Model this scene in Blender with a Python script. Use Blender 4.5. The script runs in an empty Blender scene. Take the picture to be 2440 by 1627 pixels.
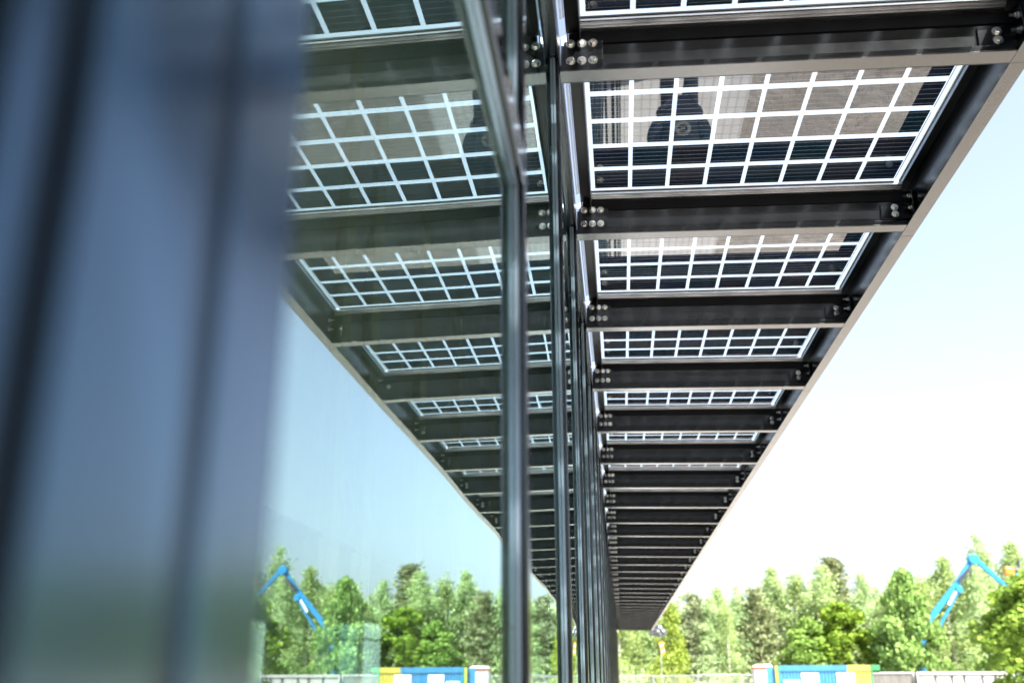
import bpy, bmesh, math, random
from mathutils import Vector, Matrix, Euler
R = math.radians
scene = bpy.context.scene
COL = scene.collection
CZ = 1.95                                    # eye height of the photographer

# ------------------------------------------------------------------ helpers
class MB:
    """collects solids and builds ONE mesh object"""
    def __init__(s): s.v = []; s.f = []; s.m = []
    def add(s, vs, fs, mi=0):
        n = len(s.v); s.v += [tuple(v) for v in vs]
        s.f += [tuple(i + n for i in f) for f in fs]; s.m += [mi] * len(fs)
    def box(s, x0, x1, y0, y1, z0, z1, mi=0, faces=None):
        vs = [(x0,y0,z0),(x1,y0,z0),(x1,y1,z0),(x0,y1,z0),(x0,y0,z1),(x1,y0,z1),(x1,y1,z1),(x0,y1,z1)]
        fs = [(0,3,2,1),(4,5,6,7),(0,1,5,4),(1,2,6,5),(2,3,7,6),(3,0,4,7)]   # bottom top -y +x +y -x
        n = len(s.v); s.v += vs
        for k, f in enumerate(fs):
            s.f.append(tuple(i + n for i in f)); s.m.append(mi if faces is None else faces[k])
    def prism(s, pts, axis, a, b, mi=0):
        """closed profile extruded along an axis ('x','y','z'); pts are the other two coordinates in order"""
        def P(p, t):
            if axis == 'x': return (t, p[0], p[1])
            if axis == 'y': return (p[0], t, p[1])
            return (p[0], p[1], t)
        k = len(pts)
        vs = [P(p, a) for p in pts] + [P(p, b) for p in pts]
        fs = [tuple(range(k))[::-1], tuple(range(k, 2*k))] + [(i, (i+1) % k, k + (i+1) % k, k + i) for i in range(k)]
        s.add(vs, fs, mi)
    def cyl(s, p0, p1, r0, r1=None, n=10, mi=0, cap=True):
        p0, p1 = Vector(p0), Vector(p1); r1 = r0 if r1 is None else r1
        d = (p1 - p0).normalized(); a = d.orthogonal().normalized(); b = d.cross(a)
        vs = []
        for p, r in ((p0, r0), (p1, r1)):
            for i in range(n):
                t = 2*math.pi*i/n; vs.append(p + (a*math.cos(t) + b*math.sin(t))*r)
        fs = [(i, (i+1) % n, n + (i+1) % n, n + i) for i in range(n)]
        if cap: fs += [tuple(range(n))[::-1], tuple(range(n, 2*n))]
        s.add(vs, fs, mi)
    def beam(s, p0, p1, w, h, mi=0, up=(0,0,1), w1=None, h1=None):
        """rectangular bar between two points"""
        p0, p1 = Vector(p0), Vector(p1); d = (p1-p0).normalized(); r = d.cross(Vector(up)).normalized(); u = r.cross(d)
        w1 = w1 or w; h1 = h1 or h; vs = []
        for p, ww, hh in ((p0, w, h), (p1, w1, h1)):
            vs += [p + r*ww/2*a + u*hh/2*b for a, b in ((-1,-1),(1,-1),(1,1),(-1,1))]
        s.add(vs, [(0,3,2,1),(4,5,6,7),(0,1,5,4),(1,2,6,5),(2,3,7,6),(3,0,4,7)], mi)
    def build(s, name, mats, parent=None, bevel=0, smooth=False, loc=None):
        me = bpy.data.meshes.new(name); me.from_pydata(s.v, [], s.f)
        for m in (mats if isinstance(mats, (list, tuple)) else [mats]): me.materials.append(m)
        me.polygons.foreach_set('material_index', s.m)
        bm = bmesh.new(); bm.from_mesh(me); bmesh.ops.recalc_face_normals(bm, faces=bm.faces); bm.to_mesh(me); bm.free()
        if smooth: me.polygons.foreach_set('use_smooth', [True]*len(me.polygons))
        o = bpy.data.objects.new(name, me); COL.objects.link(o)
        if parent: o.parent = parent
        if loc: o.location = loc
        if bevel:
            b = o.modifiers.new('edge', 'BEVEL'); b.width = bevel; b.segments = 2; b.limit_method = 'ANGLE'; b.angle_limit = R(40)
        return o

def tag(o, label, cat, group=None, kind=None):
    if label: o['label'] = label
    if cat: o['category'] = cat
    if group: o['group'] = group
    if kind: o['kind'] = kind
    return o
def empty(name, loc=(0,0,0), rz=0, label=None, cat=None, group=None):
    o = bpy.data.objects.new(name, None); COL.objects.link(o); o.location = loc; o.rotation_euler = (0,0,rz)
    o.empty_display_size = .1
    return tag(o, label, cat, group)
def copy_tree(o, parent=None):
    c = o.copy(); COL.objects.link(c)
    if parent: c.parent = parent
    for ch in list(o.children): copy_tree(ch, c)
    return c

# ------------------------------------------------------------------ materials
class N:
    def __init__(s, name):
        s.mat = bpy.data.materials.new(name); s.mat.use_nodes = True
        s.t = s.mat.node_tree; s.t.nodes.clear()
        s.out = s.t.nodes.new('ShaderNodeOutputMaterial')
    def n(s, typ, **kw):
        nd = s.t.nodes.new(typ)
        for k, v in kw.items():
            if k == 'i':
                for a, b in v.items(): s.put(nd, a, b)
            else: setattr(nd, k, v)
        return nd
    def put(s, nd, a, b):
        sock = nd.inputs[a]
        if isinstance(b, bpy.types.NodeSocket): s.t.links.new(b, sock)
        elif isinstance(b, bpy.types.Node): s.t.links.new(b.outputs[0], sock)
        else: sock.default_value = b
    def m(s, op, a, b=None, c=None):
        nd = s.n('ShaderNodeMath', operation=op); s.put(nd, 0, a)
        if b is not None: s.put(nd, 1, b)
        if c is not None: s.put(nd, 2, c)
        return nd.outputs[0]
    def mixc(s, f, a, b):
        nd = s.n('ShaderNodeMix', data_type='RGBA'); s.put(nd, 0, f); s.put(nd, 6, a); s.put(nd, 7, b); return nd.outputs[2]
    def mixs(s, f, a, b):
        nd = s.n('ShaderNodeMixShader'); s.put(nd, 0, f); s.put(nd, 1, a); s.put(nd, 2, b); return nd.outputs[0]
    def noise(s, scale, detail=4, coord='Object', rough=.55, vec=None):
        nd = s.n('ShaderNodeTexNoise'); nd.inputs['Scale'].default_value = scale; nd.inputs['Detail'].default_value = detail
        nd.inputs['Roughness'].default_value = rough
        if vec is None: vec = s.n('ShaderNodeTexCoord').outputs[coord]
        s.put(nd, 'Vector', vec); return nd.outputs['Fac']
    def ramp(s, f, stops):
        nd = s.n('ShaderNodeValToRGB'); s.put(nd, 0, f); e = nd.color_ramp.elements
        while len(e) < len(stops): e.new(.5)
        for k, (p, c) in enumerate(stops): e[k].position = p; e[k].color = c if len(c) == 4 else (*c, 1)
        return nd.outputs[0]
    def end(s, sh): s.put(s.out, 'Surface', sh if isinstance(sh, bpy.types.NodeSocket) else sh.outputs[0]); return s.mat

def c4(c): return (*c, 1) if len(c) == 3 else c
def pbr(name, col, rough=.5, metal=0, ior=1.5, var=.12, vscale=6, bump=0, bscale=40, rvar=.08, stretch=None, coat=0, tint=None):
    k = N(name); vec = k.n('ShaderNodeTexCoord').outputs['Object']
    if stretch: 
        mp = k.n('ShaderNodeMapping'); k.put(mp, 'Vector', vec); mp.inputs['Scale'].default_value = stretch; vec = mp.outputs[0]
    nz = k.noise(vscale, 5, vec=vec)
    lo = tuple(c*(1-var) for c in col); hi = tuple(min(1, c*(1+var)) for c in col)
    b = k.n('ShaderNodeBsdfPrincipled', i={'Base Color': k.ramp(nz, [(.3, lo), (.7, hi)]), 'Metallic': metal, 'IOR': ior,
            'Roughness': k.m('MULTIPLY_ADD', nz, rvar*2, rough - rvar)})
    if tint: b.inputs['Specular Tint'].default_value = c4(tint)
    if coat: b.inputs['Coat Weight'].default_value = coat; b.inputs['Coat Roughness'].default_value = .05
    if bump:
        bp = k.n('ShaderNodeBump', i={'Strength': bump, 'Distance': .01, 'Height': k.noise(bscale, 6, vec=vec)}); k.put(b, 'Normal', bp.outputs[0])
    return k.end(b)

M = {}
M['paint'] = pbr('black_satin_paint', (.0022,.0026,.0036), .22, ior=1.47, bump=.012, bscale=260, vscale=9, rvar=.03)
M['flange'] = pbr('flange_paint_raised_sheen', (.010,.009,.008), .24, ior=1.95, bump=.02, bscale=300, vscale=14, rvar=.05)  # same channel paint, tone and sheen raised where ground light meets the underside
k = N('dusty_black_paint'); co_ = k.n('ShaderNodeTexCoord').outputs['Object']; mp_ = k.n('ShaderNodeMapping'); k.put(mp_, 'Vector', co_); mp_.inputs['Scale'].default_value = (3, 3, .6)
M['paint'] = k.end(k.n('ShaderNodeBsdfPrincipled', i={'Base Color': k.ramp(k.noise(5, 8, vec=mp_.outputs[0], rough=.7), [(.45, (.0020,.0024,.0034)), (.62, (.0035,.0037,.0045)), (.78, (.012,.0115,.011))]), 'IOR': 1.47, 'Roughness': k.m('MULTIPLY_ADD', k.noise(11, 5, vec=co_), .16, .14)}))
M['mull'] = pbr('black_gloss_mullion', (.003,.004,.006), .12, ior=1.5, vscale=5, rvar=.04, stretch=(1,1,.3), bump=.06, bscale=3)
M['plate'] = pbr('anodised_pressure_plate', (.17,.20,.25), .22, metal=.5, vscale=5, rvar=.05, stretch=(1,1,.4))
M['clad'] = pbr('dark_blue_gloss_cladding', (.006,.015,.032), .18, ior=1.85, tint=(.36,.70,1.0), rvar=.03, vscale=3)
M['seal'] = pbr('navy_joint_seal', (.003,.007,.014), .25, ior=1.22, tint=(.5,.75,1.0))
M['soffit'] = pbr('matt_black_soffit', (.003,.003,.0035), .35, ior=1.28)
M['joint'] = pbr('dark_navy_joint', (.002,.005,.009), .35, ior=1.1)
M['alu'] = pbr('mill_aluminium', (.40,.40,.41), .33, metal=1, vscale=30, stretch=(.2,1,1), var=.25)
k = N('zinc_plated_bolts'); ob_ = k.n('ShaderNodeObjectInfo').outputs['Random']
M['zinc'] = k.end(k.n('ShaderNodeBsdfPrincipled', i={'Base Color': k.ramp(ob_, [(0, (.42,.40,.36)), (1, (.72,.71,.68))]), 'Metallic': 1.0, 'Roughness': k.m('MULTIPLY_ADD', ob_, .2, .2)}))
M['zinc_plain'] = pbr('zinc_plated_steel', (.66,.65,.62), .28, metal=1, vscale=60, var=.2)
M['rubber'] = pbr('black_rubber', (.003,.003,.0035), .5, ior=1.2)
k = N('opal_strip'); M['opal'] = k.end(k.mixs(.85, k.n('ShaderNodeBsdfTransparent'), k.n('ShaderNodeBsdfTranslucent', i={'Color': (.85,.87,.88,1)})))
M['conc'] = pbr('interior_concrete', (.30,.30,.29), .8)
M['darkwall'] = pbr('grey_interior_wall', (.35,.36,.33), .7)
M['beige'] = pbr('beige_blind_fabric', (.78,.68,.48), .8)
M['white'] = pbr('white_paint', (.78,.78,.77), .45, var=.05)
k = N('pale_panel_added_glow'); M['pale_glow'] = k.end(k.n('ShaderNodeEmission', i={'Color': (.62,.86,.80,1), 'Strength': .6}))  # glow added so the pale panels show through the reflections
M['red'] = pbr('orange_red_paint', (.35,.08,.03), .45)
M['blue'] = pbr('sky_blue_paint', (.035,.16,.31), .4, var=.08, vscale=2)
M['boom'] = pbr('boom_blue_paint', (.018,.19,.40), .35, var=.1)
M['yellow'] = pbr('yellow_paint', (.40,.34,.06), .45, var=.08)
M['green'] = pbr('green_paint', (.03,.20,.07), .45)
M['orange'] = pbr('orange_yellow_paint', (.50,.24,.02), .4)
M['grey'] = pbr('weathered_grey_paint', (.15,.145,.135), .6, var=.25, vscale=3, stretch=(2,2,.4))
M['offwhite'] = pbr('weathered_white_paint', (.36,.355,.34), .6, var=.1, vscale=3, stretch=(2,2,.4))
M['rust'] = pbr('rusty_steel', (.20,.09,.04), .8, var=.4)
M['galv'] = pbr('galvanised_wire', (.30,.31,.32), .45, metal=.3)
M['dark'] = pbr('dark_grey_steel', (.05,.05,.055), .5)
M['tarp'] = pbr('grey_plastic_sheet', (.05,.055,.065), .35, var=.8, vscale=8)
M['tyre'] = pbr('tyre_rubber', (.02,.02,.02), .8)
M['skin'] = pbr('skin', (.42,.24,.17), .5, var=.06)
M['hair'] = pbr('dark_brown_hair', (.03,.02,.012), .6, vscale=80, var=.5)
M['jacket'] = pbr('navy_cotton', (.006,.010,.020), .9, vscale=60, var=.2)
M['denim'] = pbr('dark_denim', (.007,.012,.024), .9, vscale=60, var=.3)
M['print'] = pbr('white_print', (.22,.22,.22), .7, var=.02)

def facade_glass():
    k = N('facade_glass')
    f = k.n('ShaderNodeFresnel', i={'IOR': 1.7}).outputs[0]
    r = k.m('DIVIDE', k.m('MULTIPLY', f, 2.0), k.m('ADD', f, 1.0)); r = k.m('MULTIPLY_ADD', r, .70, .21)      # solar-control coating and both faces of one sheet of the double glazing
    g = k.n('ShaderNodeBsdfAnisotropic' if False else 'ShaderNodeBsdfGlossy', i={'Color': (.80,.975,.965,1), 'Roughness': .0,
        'Normal': k.n('ShaderNodeBump', i={'Strength': .3, 'Distance': .004, 'Height': k.noise(.9, 2)}).outputs[0]})
    t = k.n('ShaderNodeBsdfTransparent', i={'Color': (.95,.99,.96,1)})
    return k.end(k.mixs(r, t, g))
def clear(name, col):
    k = N(name); t = k.n('ShaderNodeBsdfTransparent', i={'Color': c4(col)}); g = k.n('ShaderNodeBsdfGlossy', i={'Roughness': .02, 'Color': (1,1,1,1)})
    return k.end(k.mixs(.06, t, g))
M['glass'] = facade_glass(); M['clear'] = clear('glass_back', (.9,.95,.93))
M['glassedge'] = clear('green_glass_edge', (.90,.94,.93))

CP, CW, RP, RW = .1771, .158, .2082, .1725       # cell pitch / width across, row pitch / depth along
X0C, Y0C = -.0765, .0388
def pv():
    k = N('solar_cells_in_glass')
    co = k.n('ShaderNodeTexCoord').outputs['Object']; sp = k.n('ShaderNodeSeparateXYZ', i={0: co})
    u = k.m('DIVIDE', k.m('SUBTRACT', sp.outputs[0], X0C), CP); v = k.m('DIVIDE', k.m('SUBTRACT', sp.outputs[1], Y0C), RP)
    iu, iv = k.m('FLOOR', u), k.m('FLOOR', v); fu, fv = k.m('SUBTRACT', u, iu), k.m('SUBTRACT', v, iv)
    a = k.m('MULTIPLY', k.m('LESS_THAN', fu, CW/CP), k.m('LESS_THAN', fv, RW/RP))
    b = k.m('MULTIPLY', k.m('COMPARE', iu, 3.5, 3.6), k.m('COMPARE', iv, 2.5, 2.6))
    cell = k.m('MULTIPLY', a, b)
    q = k.m('FRACT', k.m('ADD', k.m('MULTIPLY', fv, RP/RW*5), 0.0))
    bus = k.m('MULTIPLY', k.m('COMPARE', q, .5, .017), k.m('COMPARE', v, 2.95, 2.96))
    inx = k.m('COMPARE', sp.outputs[0], (X0C + X0C + 8*CP - (CP-CW))/2, 4*CP - .009)
    bus = k.m('MULTIPLY', bus, inx)
    # each cell has its own slight hue
    rnd = k.n('ShaderNodeObjectInfo').outputs['Random']
    cv = k.n('ShaderNodeCombineXYZ', i={0: iu, 1: iv, 2: k.m('MULTIPLY', rnd, 57.0)})
    wn = k.n('ShaderNodeTexWhiteNoise', noise_dimensions='3D', i={'Vector': cv.outputs[0]})
    col = k.ramp(wn.outputs['Value'], [(0, (.004,.017,.030)), (.5, (.006,.014,.034)), (1, (.010,.013,.024))])
    smudge = k.noise(9, 5, vec=co)
    pr = k.n('ShaderNodeBsdfPrincipled', i={'Base Color': col, 'Roughness': .012, 'IOR': 1.86})
    busm = k.n('ShaderNodeBsdfPrincipled', i={'Base Color': (.30,.27,.21,1), 'Roughness': .4, 'Metallic': .3})
    lines = k.mixs(bus, pr, busm)
    tr = k.n('ShaderNodeBsdfTransparent', i={'Color': (.93,.95,.95,1)})
    tl = k.n('ShaderNodeBsdfTranslucent', i={'Color': k.ramp(smudge, [(.3, (.74,.78,.80)), (.7, (.86,.88,.88))])})
    gap = k.mixs(.10, tr, tl)
    fr = k.n('ShaderNodeFresnel', i={'IOR': 1.5}).outputs[0]
    geo = k.n('ShaderNodeNewGeometry').outputs['Backfacing']
    fr = k.m('MULTIPLY', fr, k.m('SUBTRACT', 1.0, geo))
    gap = k.mixs(fr, gap, k.n('ShaderNodeBsdfGlossy', i={'Roughness': .012, 'Color': (1,1,1,1)}))
    gap = k.mixs(k.m('MULTIPLY', bus, .35), gap, busm)
    return k.end(k.mixs(cell, gap, lines))
M['pv'] = pv()

def leafmat(name, dark, light, trans=.35, seed=0):
    k = N(name)
    rnd = k.n('ShaderNodeObjectInfo').outputs['Random']
    co = k.n('ShaderNodeTexCoord').outputs['Object']
    nz = k.noise(1.6, 3, vec=co); n2 = k.noise(14, 2, vec=co)
    f = k.m('ADD', k.m('MULTIPLY', nz, .6), k.m('MULTIPLY', n2, .4))
    col = k.ramp(f, [(.32, dark), (.68, light)])
    hs = k.n('ShaderNodeHueSaturation', i={'Color': col, 'Hue': k.m('MULTIPLY_ADD', rnd, .025, .492), 'Saturation': k.m('MULTIPLY_ADD', rnd, -.25, 1.0), 'Value': k.m('MULTIPLY_ADD', rnd, .35, .85)})
    pr = k.n('ShaderNodeBsdfPrincipled', i={'Base Color': hs.outputs[0], 'Roughness': .75, 'IOR': 1.25})
    tl = k.n('ShaderNodeBsdfTranslucent', i={'Color': hs.outputs[0]})
    return k.end(k.mixs(trans, pr, tl))
M['maple'] = leafmat('maple_leaves', (.09,.19,.018), (.29,.44,.05))
M['lime'] = leafmat('yellow_green_leaves', (.15,.23,.02), (.29,.37,.035))
M['birch'] = leafmat('birch_leaves', (.19,.29,.08), (.43,.55,.19))
M['pine'] = leafmat('pine_needles', (.13,.17,.065), (.27,.29,.13), .25)
M['bark'] = pbr('brown_bark', (.10,.075,.05), .9, bump=.5, var=.4)
M['birchbark'] = pbr('white_birch_bark', (.50,.48,.44), .8, var=.5, vscale=4, stretch=(1,1,3))

def paving():
    k = N('concrete_pavers'); co = k.n('ShaderNodeTexCoord').outputs['Object']
    br = k.n('ShaderNodeTexBrick', i={'Vector': co, 'Color1': (.47,.47,.475,1), 'Color2': (.53,.53,.535,1), 'Mortar': (.12,.118,.115,1), 'Scale': 1.0, 'Mortar Size': .0045, 'Brick Width': .10, 'Row Height': .20, 'Bias': -.2})
    br.offset = .0
    nz = k.noise(3, 6, vec=co); n2 = k.noise(90, 3, vec=co)
    col = k.mixc(k.m('MULTIPLY', nz, .35), br.outputs['Color'], (.33,.31,.28,1))
    return k.end(k.n('ShaderNodeBsdfPrincipled', i={'Base Color': col, 'Roughness': .85,
        'Normal': k.n('ShaderNodeBump', i={'Strength': .3, 'Distance': .004, 'Height': k.m('ADD', n2, k.m('MULTIPLY', br.outputs['Fac'], -1.5))}).outputs[0]}))
def dirt():
    k = N('sandy_gravel'); co = k.n('ShaderNodeTexCoord').outputs['Object']
    n1 = k.noise(.5, 5, vec=co); n2 = k.noise(6, 9, vec=co, rough=.75); n3 = k.noise(45, 4, vec=co)
    base = k.ramp(n2, [(.3, (.09,.08,.07)), (.46, (.43,.39,.345)), (.75, (.64,.60,.54))])
    col = k.mixc(k.m('MULTIPLY', k.m('GREATER_THAN', n1, .5), .65), base, (.38,.345,.30,1))
    h = k.m('ADD', k.m('MULTIPLY', n2, 1.4), k.m('MULTIPLY', n3, .4))
    return k.end(k.n('ShaderNodeBsdfPrincipled', i={'Base Color': col, 'Roughness': .95,
        'Normal': k.n('ShaderNodeBump', i={'Strength': 1.0, 'Distance': .10, 'Height': h}).outputs[0]}))
M['paving'] = paving(); M['dirt'] = dirt()
def wiremesh():
    """woven wire infill of a site fence: the wires are opaque, the holes open"""
    k = N('welded_wire_mesh'); co = k.n('ShaderNodeTexCoord').outputs['Object']; sp = k.n('ShaderNodeSeparateXYZ', i={0: co})
    fx = k.m('LESS_THAN', k.m('FRACT', k.m('DIVIDE', sp.outputs[0], .10)), .10); fz = k.m('LESS_THAN', k.m('FRACT', k.m('DIVIDE', sp.outputs[2], .20)), .05)
    w = k.m('MAXIMUM', fx, fz)
    return k.end(k.mixs(w, k.n('ShaderNodeBsdfTransparent'), k.n('ShaderNodeBsdfPrincipled', i={'Base Color': (.28,.29,.30,1), 'Roughness': .5})))
M['wire'] = wiremesh()

# ------------------------------------------------------------------ the ground
g = MB(); g.add([(-400,-300,0),(400,-300,0),(400,900,0),(-400,900,0)], [(0,1,2,3)])
tag(g.build('ground', M['dirt']), None, None, kind='structure')
g = MB(); g.box(-.24, 1.52, -8, 49.5, -.05, .03)
tag(g.build('pavement', M['paving']), None, None, kind='structure')

dr = empty('linear_drain', (-.04, 20, .03), 0, 'long dark drain channel with pale cover bars at the foot of the glass front', 'drain')
m = MB(); m.box(-.134, .055, -7.5, 49, .0305, .034); o = m.build('channel', M['rubber'], dr); o.matrix_parent_inverse = Matrix.Translation(-Vector(dr.location))
for (a, c) in ((-.105, -.055), (-.018, .002), (.026, .036)):
    m = MB(); m.box(a, c, -7.5, 49, .0345, .044); o = m.build('cover_bar', M['offwhite'], dr); o.matrix_parent_inverse = Matrix.Translation(-Vector(dr.location))
# ------------------------------------------------------------------ glass-fronted building
XG, XT = -.1605, -.1385                       # glass plane, face of the mullion caps
Y0B, Y1B = -6.0, 48.2
ZT = CZ + 2.26
bld = empty('glass_building', (-4, 21, 0), 0, 'long black framed building with a mirror-like glass front under the canopy', 'building')
def loc(mb, name, mats, parent, **kw):
    o = mb.build(name, mats, parent, **kw); o.location = (0,0,0)
    o.matrix_parent_inverse = parent.matrix_world.inverted() if False else Matrix.Translation(-Vector(parent.location)); return o
b = MB(); b.box(-8.2, -8.0, Y0B, Y1B, 0, ZT-.2); loc(b, 'back_wall', M['darkwall'], bld)
b = MB(); b.box(-8.0, XG-.05, Y0B+.002, Y1B-.002, -.02, .05); loc(b, 'floor_slab', M['conc'], bld)
b = MB(); b.box(-.40, XT-.003, Y0B-.1, Y1B+.1, ZT-.195, ZT); b.box(-8.2, -6.4, Y0B-.1, Y1B+.1, ZT-.195, ZT); b.box(-4.4, -.40, Y0B-.1, Y1B+.1, ZT-.195, ZT); b.box(-6.4, -4.4, 13, Y1B+.1, ZT-.195, ZT); loc(b, 'roof', M['paint'], bld)  # slot left open towards the back, added to bring daylight inside
b = MB(); b.box(-4.4, XG-.06, Y0B+.003, Y1B-.003, ZT-.21, ZT-.197); loc(b, 'ceiling', M['white'], bld)
for y in (Y0B, Y1B-.08):
    b = MB(); b.box(-7.998, XG-.06, y, y+.08, .052, ZT-.2); loc(b, 'end_wall', M['darkwall'], bld)
# mullions and panes
MY = [1.575 + 1.375*j for j in range(34)]
def mullion(y):
    # a grey pressure plate against the glass with a black cap clipped over its outer half
    m = MB(); m.prism([(XT-.013, y-.0235), (XT-.003, y-.0265), (XT, y-.022), (XT, y+.022), (XT-.003, y+.0265), (XT-.013, y+.0235)], 'z', 0.031, ZT-.196)
    o = m.build('mullion', M['mull'], None, bevel=.0025)
    p = MB(); p.box(XG+.001, XT-.0126, y-.021, y+.021, .032, ZT-.201); po = p.build('pressure_plate', M['plate'], o)
    return o
for y in MY:
    o = mullion(y); o.parent = bld; o.matrix_parent_inverse = Matrix.Translation(-Vector(bld.location))
edges = [.391] + MY
for a, c in zip(edges[:-1], edges[1:]):
    p = MB(); p.box(XG-.006, XG, a+.002, c-.002, .05, ZT-.2, faces=[1,1,1,0,1,1]); p.box(XG-.030, XG-.024, a+.002, c-.002, .05, ZT-.2, faces=[1,1,1,0,1,1])
    loc(p, 'window_pane', [M['glass'], M['clear']], bld)
# transom over the entrance bay: the same cap and plate lying down
t = MB(); t.prism([(XT-.013, CZ+.829), (XT-.003, CZ+.825), (XT, CZ+.830), (XT, CZ+.891), (XT-.003, CZ+.896), (XT-.013, CZ+.892)], 'y', .391, 1.5475)
tr = loc(t, 'transom', M['mull'], bld, bevel=.002)
t = MB(); t.box(XG+.001, XT-.0126, .391, 1.552, CZ+.832, CZ+.889); t.build('pressure_plate', M['plate'], tr)
# dark cladding next to the entrance: panels with open joints
for (a, c, pr) in ((.316, .384, 0), (.222, .299, -.0012), (.1865, .199, -.001), (-.30, .184, -.0045), (-1.6, -.33, 0), (-2.9, -1.63, 0), (-5.9, -2.93, 0)):
    b = MB(); b.box(XT-.0024+pr*.2-(.004 if pr < -.004 else 0), XT+pr, a, c, .032, ZT-.2); loc(b, 'cladding_panel', M['joint'] if c < .185 else M['clad'], bld, bevel=.0008)
b = MB(); b.box(XG-.06, XT-.0025, -5.9, .3905, .032, ZT-.2); loc(b, 'cladding_backing', M['joint'], bld)
b = MB(); b.box(XT-.0024, XT-.0018, .2992, .3158, .032, ZT-.2); loc(b, 'joint_seal', M['seal'], bld)
# ledger that carries the canopy
b = MB(); b.box(XT+.0002, XT+.0018, -3.9, Y1B-.3, CZ+2.03, CZ+2.165); loc(b, 'ledger', M['paint'], bld, bevel=.002)
# what stands inside, dimly seen through the reflections
for k, y in enumerate((1.35, 1.62, 2.02, 2.7, 3.05, 3.9, 4.9, 6.4, 7.2)):
    b = MB(); 
    for q in range(7):
        z0 = .12 + q*.55; b.box(-.82-.012*(q%2), -.80, y, y+.10+.02*(k%3), z0, z0+.552)
    tag(b.build('vertical_blind', M['beige']), ['narrow','wide','pale','single','soft','second','further','hanging','last'][k] + ' beige blind strip behind the glass, number %d in from the entrance' % (k+1) if False else 'beige vertical blind strip hanging behind the glass front', 'blind', 'blind strips hanging inside the glass front')
for (y0, y1, zt, lab) in ((1.972, 2.095, .1025, 'taller pale upright panel with added glow standing behind the glass, with a joint line'), (1.335, 1.398, .034, 'shorter pale upright panel with added glow standing behind the glass near the dark cladding')):
    r = empty('pale_panel', (-.51, (y0+y1)/2, .05), 0, lab, 'panel'); r.location.z = .05
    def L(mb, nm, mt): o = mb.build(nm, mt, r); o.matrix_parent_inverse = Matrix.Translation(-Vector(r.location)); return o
    b = MB(); b.box(-.505, -.50, y0, y1, .09, CZ+.07); b.box(-.505, -.50, y0, y1, CZ+.074, CZ+zt); L(b, 'board', M['pale_glow'])
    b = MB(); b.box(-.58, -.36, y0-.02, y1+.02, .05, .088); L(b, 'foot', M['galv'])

# ------------------------------------------------------------------ solar canopy
S = 1.3394; YB0 = 3.0060; KS = range(-5, 34)
XL, XR = -.168, 1.424
ZB = CZ + 2.0
can = empty('solar_canopy', (.63, 21, ZB), 0, 'black steel canopy roofed with see-through solar panels along the glass front', 'canopy')
def sub(o, parent): o.parent = parent; return o
OFF = Matrix.Translation(-Vector((.63, 21, ZB)))
def hexbolt(mb, p, d, r=.0125, hgt=.010, washer=True, rot=0.0):
    p = Vector(p); d = Vector(d).normalized()
    if washer: mb.cyl(p, p + d*.003, r*1.35, n=16)
    a = d.orthogonal().normalized(); bb = d.cross(a); pts = []
    for h_, rr in ((.003, r), (.003+hgt*.8, r), (.003+hgt, r*.8)):
        for i in range(6):
            t = rot + math.pi*i/3; pts.append(p + d*h_ + (a*math.cos(t) + bb*math.sin(t))*rr)
    fs = [tuple(range(12, 18))]
    for l in (0, 6): fs += [(l+i, l+(i+1) % 6, l+6+(i+1) % 6, l+6+i) for i in range(6)]
    mb.add(pts, fs)
def rafter_proto():
    """origin at the far lower edge of the channel; x is world x"""
    m = MB(); t = .005
    # C-channel open to the viewer: web at the back, lips at the front; lips stop short of the bracket plate
    m.box(XL, XR-.0075, -t, 0, 0, .156)                                  # web
    m.box(XL, XR-.062, -.072, -t, 0, t, 1)                               # bottom flange
    m.box(XL, XR-.062, -.072, -.067, t, .026)                            # turned-up lip
    o = m.build('rafter', [M['paint'], M['flange']], None, bevel=.0012)
    p = MB(); p.box(-.158, -.018, -.0135, -t-.0005, .012, .166); sub(p.build('bracket_plate', M['paint'], None, bevel=.002), o)
    p = MB(); p.box(1.268, 1.402, -.0135, -t-.0005, .060, .138); p.box(1.402, 1.4095, -.060, -t-.0005, .045, .190)
    sub(p.build('bracket_plate', M['paint'], None, bevel=.002), o)
    p = MB(); p.box(-.140, 1.41, -.012, .028, .1565, .2065); sub(p.build('support_rail', M['rubber'], None, bevel=.001), o)
    return o
def bolts_of():
    L_ = []
    for x in (-.133, -.093, -.053):
        for z in (.155, .082): L_.append(((x, -.0135, z), (0,-1,0), 'h'))
    for z in (.121, .086): L_.append(((1.332, -.0135, z), (0,-1,0), 'h'))
    for z in (.168, .107): L_.append(((1.402, -.036, z), (-1,0,0), 't'))
    return L_
def bolt_mesh(b, j=0):
    m = MB(); p, d, kind = b
    if kind == 'h': hexbolt(m, p, d, rot=j)
    else:
        hexbolt(m, p, d, r=.0095, hgt=.010, rot=j); q = Vector(p) + Vector(d)*.010; m.cyl(q, q + Vector(d)*.020, .0055, n=10)
    return m
rproto = rafter_proto(); rnd = random.Random(3)
for j, bb in enumerate(bolts_of()): sub(bolt_mesh(bb, rnd.random()).build('bolt', M['zinc']), rproto)
for j, x in enumerate([0.03 + .173*i for i in range(8)]):     # small clips under the lower lip
    pass
far = MB(); BT = bolts_of()
for k in KS:
    if k == 0: o = rproto
    else:
        o = rproto.copy(); COL.objects.link(o)
        for ch in rproto.children:
            if not ch.name.startswith('bolt'): c = ch.copy(); COL.objects.link(c); c.parent = o
        if 0 < k <= 9:
            for bb in BT: sub(bolt_mesh(bb, rnd.random()).build('bolt', M['zinc']), o)
        if k > 9:
            for bb in BT:
                mm = bolt_mesh(bb); far.add([Vector(v) + Vector((0, YB0+S*k, ZB)) for v in mm.v], mm.f)
    o.location = (0, YB0 + S*k, ZB); o.parent = can; o.matrix_parent_inverse = OFF
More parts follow.
